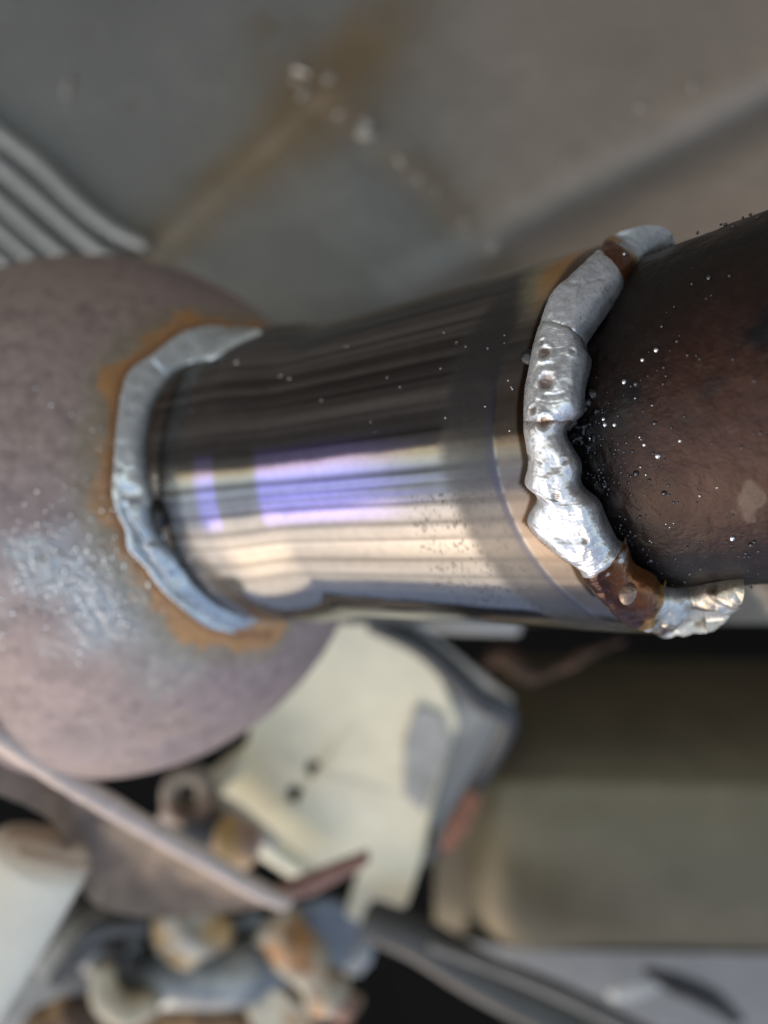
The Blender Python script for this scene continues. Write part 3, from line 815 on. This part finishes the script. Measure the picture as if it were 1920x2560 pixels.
# white cylinder
wc = empty('damper_tube', 'bright white damper tube at the lower left corner', 'damper', at(0, 2300, .2))
wp = mat('white_paint', (.90, .84, .71), .35, 0, 60, .06, .0003, 80)
link('body', tube_mesh('body', ats([(92, 2150, .20), (-30, 2345, .197), (-260, 2710, .193)]), [.0132, .0140, .0142], 40, 8), wp, wc)
link('end_cap', tube_mesh('end_cap', ats([(103, 2126, .203), (97, 2142, .2023)]), [.0126, .0137], 32, 5), mat('tan_cap', (.55, .44, .34), .55, 0, 120, .25), wc)
# eye bolt, bush, block
o = empty('eye_bolt', 'pale eye bolt with a dark hole beside the holed plate', 'bolt', at(475, 1990, .28))
t_ = np.linspace(0, 2 * np.pi, 15)
link('eye', tube_mesh('eye', [at(475 + 48 * math.cos(x), 1990 + 56 * math.sin(x), .272) for x in t_], [.0036, .0036], 14, 5, caps=False), mat('pale_rust', (.30, .26, .22), .5, .1, 200, .35, base2=(.20, .13, .09)), o)
link('shank', tube_mesh('shank', ats([(430, 2030, .274), (410, 2075, .276)]), [.004, .0035], 14, 5), mat('pink_shank', (.48, .38, .34), .5), o)
o = empty('rubber_bush', 'blue grey bush with a pinkish rusted face under the eye bolt', 'bush', at(560, 2100, .27))
link('barrel', tube_mesh('barrel', ats([(480, 2085, .272), (545, 2105, .27)]), [.0075, .0085], 24, 5), mat('blue_grey', (.13, .145, .165), .5, 0, 90, .2), o)
link('face', tube_mesh('face', ats([(560, 2100, .268), (625, 2120, .268)]), [.009, .0075], 24, 5, .002, 120), mat('pink_face', (.46, .30, .24), .6, 0, 120, .45, base2=(.52, .34, .15), sc2=70), o)
link('collar', tube_mesh('collar', ats([(470, 2020, .276), (540, 2010, .276), (610, 2050, .276), (680, 2110, .278)]), [.003, .0035, .003], 14, 6), mat('pale_collar', (.5, .49, .43), .4), o)
K = 1.18
def at_far(u, v, d): return at(u, v, d * K)
def ats_far(pts): return [at_far(*p) for p in pts]
def tube_far(name, pts, rad, *a, **k): return tube_mesh(name, pts, [r * K for r in rad], *a, **k)
def lump_far(name, c, r, *a, **k): return lump_mesh(name, c, r * K, *a, **k)
# linkage clutter along the bottom
bg = mat('zinc_blue', (.17, .195, .215), .4, .35, 90, .25, .0004, 150, base2=(.36, .38, .38), sc2=55, lo2=.5, hi2=.62)
tanm = mat('tan_rust', (.50, .34, .17), .6, 0, 110, .5, .0005, 200, base2=(.42, .40, .36), sc2=70)
o = empty('control_arm', 'blue grey control arm with a round joint among rusty parts', 'control arm', at_far(450, 2420, .27))
link('arm', tube_far('arm', ats_far([(270, 2400, .262), (340, 2460, .26), (450, 2450, .256), (580, 2440, .256), (700, 2400, .262)]), [.008, .0085, .0095, .011], 20, 6, .002, 60, flat=.7), bg, o)
link('joint', lump_far('joint', at_far(290, 2370, .268), .0125, .12, 80, 4, (1, .7, 1)), mat('joint_grey', (.18, .20, .22), .35, .3, 80, .3), o)
link('joint_pin', lump_far('joint_pin', at_far(288, 2372, .258), .0042, .1, 80, 3), mat('pin_dark', (.06, .06, .065), .4), o)
o = link('rusted_clamp', lump_far('rusted_clamp', at_far(460, 2345, .255), .0125, .75, 80, 4, (1.1, .7, .85), .3), tanm)
tag(o, 'yellow tan rusted clamp lump above the blue grey arm', 'clamp')
o = empty('rusty_bolt', 'long tan rusty bolt slanting down with a reddish tip', 'bolt', at_far(760, 2400, .25))
link('shank', tube_far('shank', ats_far([(690, 2320, .256), (750, 2400, .254), (830, 2490, .252)]), [.0085, .0085, .008], 20, 6, .009, 110, flat=.7), mat('bolt_tan', (.40, .36, .29), .5, .1, 130, .6, .0004, base2=(.38, .19, .08), sc2=90), o)
link('tip', tube_far('tip', ats_far([(830, 2485, .252), (872, 2525, .252)]), [.0065, .0045], 16, 5, .002, 120), mat('bolt_tip', (.35, .19, .14), .6, 0, 130, .4), o)
o = link('shackle', tube_far('shackle', ats_far([(380, 2590, .262), (480, 2545, .262), (590, 2530, .262), (690, 2555, .262), (760, 2630, .262)]), [.006, .008, .0085, .007], 18, 6, .012, 90, flat=.6), mat('shackle_tan', (.42, .37, .29), .55, 0, 120, .5, base2=(.30, .16, .08), sc2=70))
tag(o, 'tan rusty shackle arching along the bottom edge', 'shackle')
o = link('shackle_plate', lump_far('shackle_plate', at_far(560, 2570, .262), .016, .2, 60, 4, (1.4, .5, .8)), mat('brown_rust', (.16, .09, .05), .7, 0, 100, .6, base2=(.40, .24, .12), sc2=60))
tag(o, 'brown rusted plate below the arching shackle', 'plate')
o = link('folded_lever', plate_mesh('folded_lever', ats_far([(70, 2415, .252), (150, 2350, .254), (250, 2280, .258), (285, 2295, .258), (190, 2410, .254), (110, 2450, .252)]), .004, .0012), mat('lever_pale', (.45, .44, .40), .5, .1, 120, .25))
tag(o, 'pale folded lever between the white tube and the round joint', 'lever')
o = link('lever_rod', tube_far('lever_rod', ats_far([(135, 2455, .248), (190, 2390, .25), (245, 2325, .252), (370, 2310, .254)]), [.0022, .0036, .0036, .003], 14, 6), mat('rod_dark', (.07, .075, .082), .5))
tag(o, 'dark rod lying along the pale folded lever', 'rod')
o = link('cream_spring_seat', tube_far('cream_spring_seat', ats_far([(255, 2420, .25), (265, 2490, .249), (310, 2525, .249), (380, 2510, .25)]), [.0035, .005, .0055, .004], 16, 6), mat('seat_cream', (.55, .49, .37), .5, 0, 120, .3))
tag(o, 'cream curved spring seat under the round joint', 'spring seat')
o = link('rust_block', lump_far('rust_block', at_far(185, 2560, .25), .013, .3, 70, 4, (1.3, .6, .8)), mat('dark_rust', (.10, .065, .05), .7, 0, 100, .7, base2=(.42, .26, .14), sc2=60))
tag(o, 'dark brown rusted block at the bottom edge near the white tube', 'block')
o = link('hinge_plate', plate_mesh('hinge_plate', ats_far([(700, 2275, .262), (820, 2245, .268), (935, 2275, .276), (880, 2360, .276), (850, 2480, .272), (750, 2380, .265)]), .004, .0015), mat('hinge_blue', (.22, .24, .265), .4, .3, 90, .2))
tag(o, 'blue grey hinge plate under the bent bracket tip', 'plate')
o = link('grey_casting', lump_far('grey_casting', at_far(170, 2480, .285), .03, .25, 50, 4, (1.2, .5, 1)), mat('casting_grey', (.30, .30, .29), .6, 0, 90, .4))
tag(o, 'dull grey casting behind the folded lever', 'casting')

parts_v, parts_f, parts_c, off = [], [], [], 0
bm = bmesh.new(); bmesh.ops.create_icosphere(bm, subdivisions=3, radius=1)
v0 = np.array([v.co[:] for v in bm.verts]); f0 = np.array([[v.index for v in f.verts] for f in bm.faces]); bm.free()
pal = np.array([(.46, .36, .22), (.40, .22, .10), (.30, .33, .35), (.52, .48, .40), (.05, .05, .055), (.16, .10, .07), (.40, .38, .34)])
for i in range(60):
    c = at_far(rng.uniform(140, 880), rng.uniform(2300, 2640), rng.uniform(.272, .30))
    q = Matrix.Rotation(rng.uniform(0, 6.3), 3, 'Y') @ Matrix.Rotation(rng.uniform(-.6, .6), 3, 'X')
    v = v0 * np.array([rng.uniform(.8, 1.9), rng.uniform(.25, .6), rng.uniform(.3, .9)]) * rng.uniform(.006, .012)
    v = np.sign(v) * np.abs(v)**.8 * .0095**.2                        # squarish broken edges
    v = (v * (1 + 1.1 * (fbm(v + c, 120., 3) - .5))[:, None]) @ np.array(q).T + c
    parts_v.append(v); parts_f.append(f0 + off); off += len(v)
    parts_c.append(np.repeat(pal[rng.randrange(len(pal))][None], len(v), 0) * (.6 + .8 * fbm(v, 200., 3))[:, None])
me = bpy.data.meshes.new('rusty_debris')
me.from_pydata(W(np.vstack(parts_v)).tolist(), [], np.vstack(parts_f).tolist())
me.polygons.foreach_set('use_smooth', np.ones(len(me.polygons), bool)); me.update()
cc = np.vstack(parts_c); setattr_col(me, 'tint', cc); setattr_col(me, 'gloss', np.tile([.55, .1, 0], (len(cc), 1)))
tag(link('rusty_debris', me, mat('debris', con=.4, scale=150)), 'heap of rusty grey and tan broken bits along the bottom edge', 'debris', kind='stuff')
for name, lab, cat, pts, dd, th, m in (
    ('torn_plate', 'torn blue grey plate lying between the tan clamp and the rusty bolt', 'plate',
     [(560, 2310), (640, 2285), (700, 2330), (690, 2395), (735, 2440), (650, 2470), (590, 2440), (600, 2385)], .262, .004, mat('torn_blue', (.30, .34, .36), .4, .3, 120, .3, .0004, 200, base2=(.46, .47, .45), sc2=70)),
    ('rust_flake', 'orange rust flake standing at the lower edge beside the cream spring seat', 'flake',
     [(330, 2560), (400, 2500), (470, 2530), (440, 2600), (350, 2640)], .262, .005, mat('orange_flake', (.42, .24, .11), .65, 0, 120, .5, base2=(.45, .38, .28), sc2=80)),
    ('shield_scrap', 'cream scrap of shield metal curling under the rusty bolt', 'scrap',
     [(600, 2500), (690, 2470), (760, 2520), (800, 2600), (730, 2650), (640, 2590)], .25, .003, mat('cream_scrap', (.50, .47, .38), .5, 0, 120, .4, base2=(.40, .26, .15), sc2=75)),
    ('bracket_stub', 'dark steel stub in the gap under the rusty angle bracket', 'bracket',
     [(300, 2300), (420, 2285), (400, 2330), (330, 2360), (250, 2360)], .262, .006, mat('dark_stub', (.05, .052, .056), .5, .1, 120, .3))):
    P = [at_far(u, v, dd + .004 * rng.random()) for u, v in pts]
    tag(link(name, plate_mesh(name, P, th, .0012), m), lab, cat)
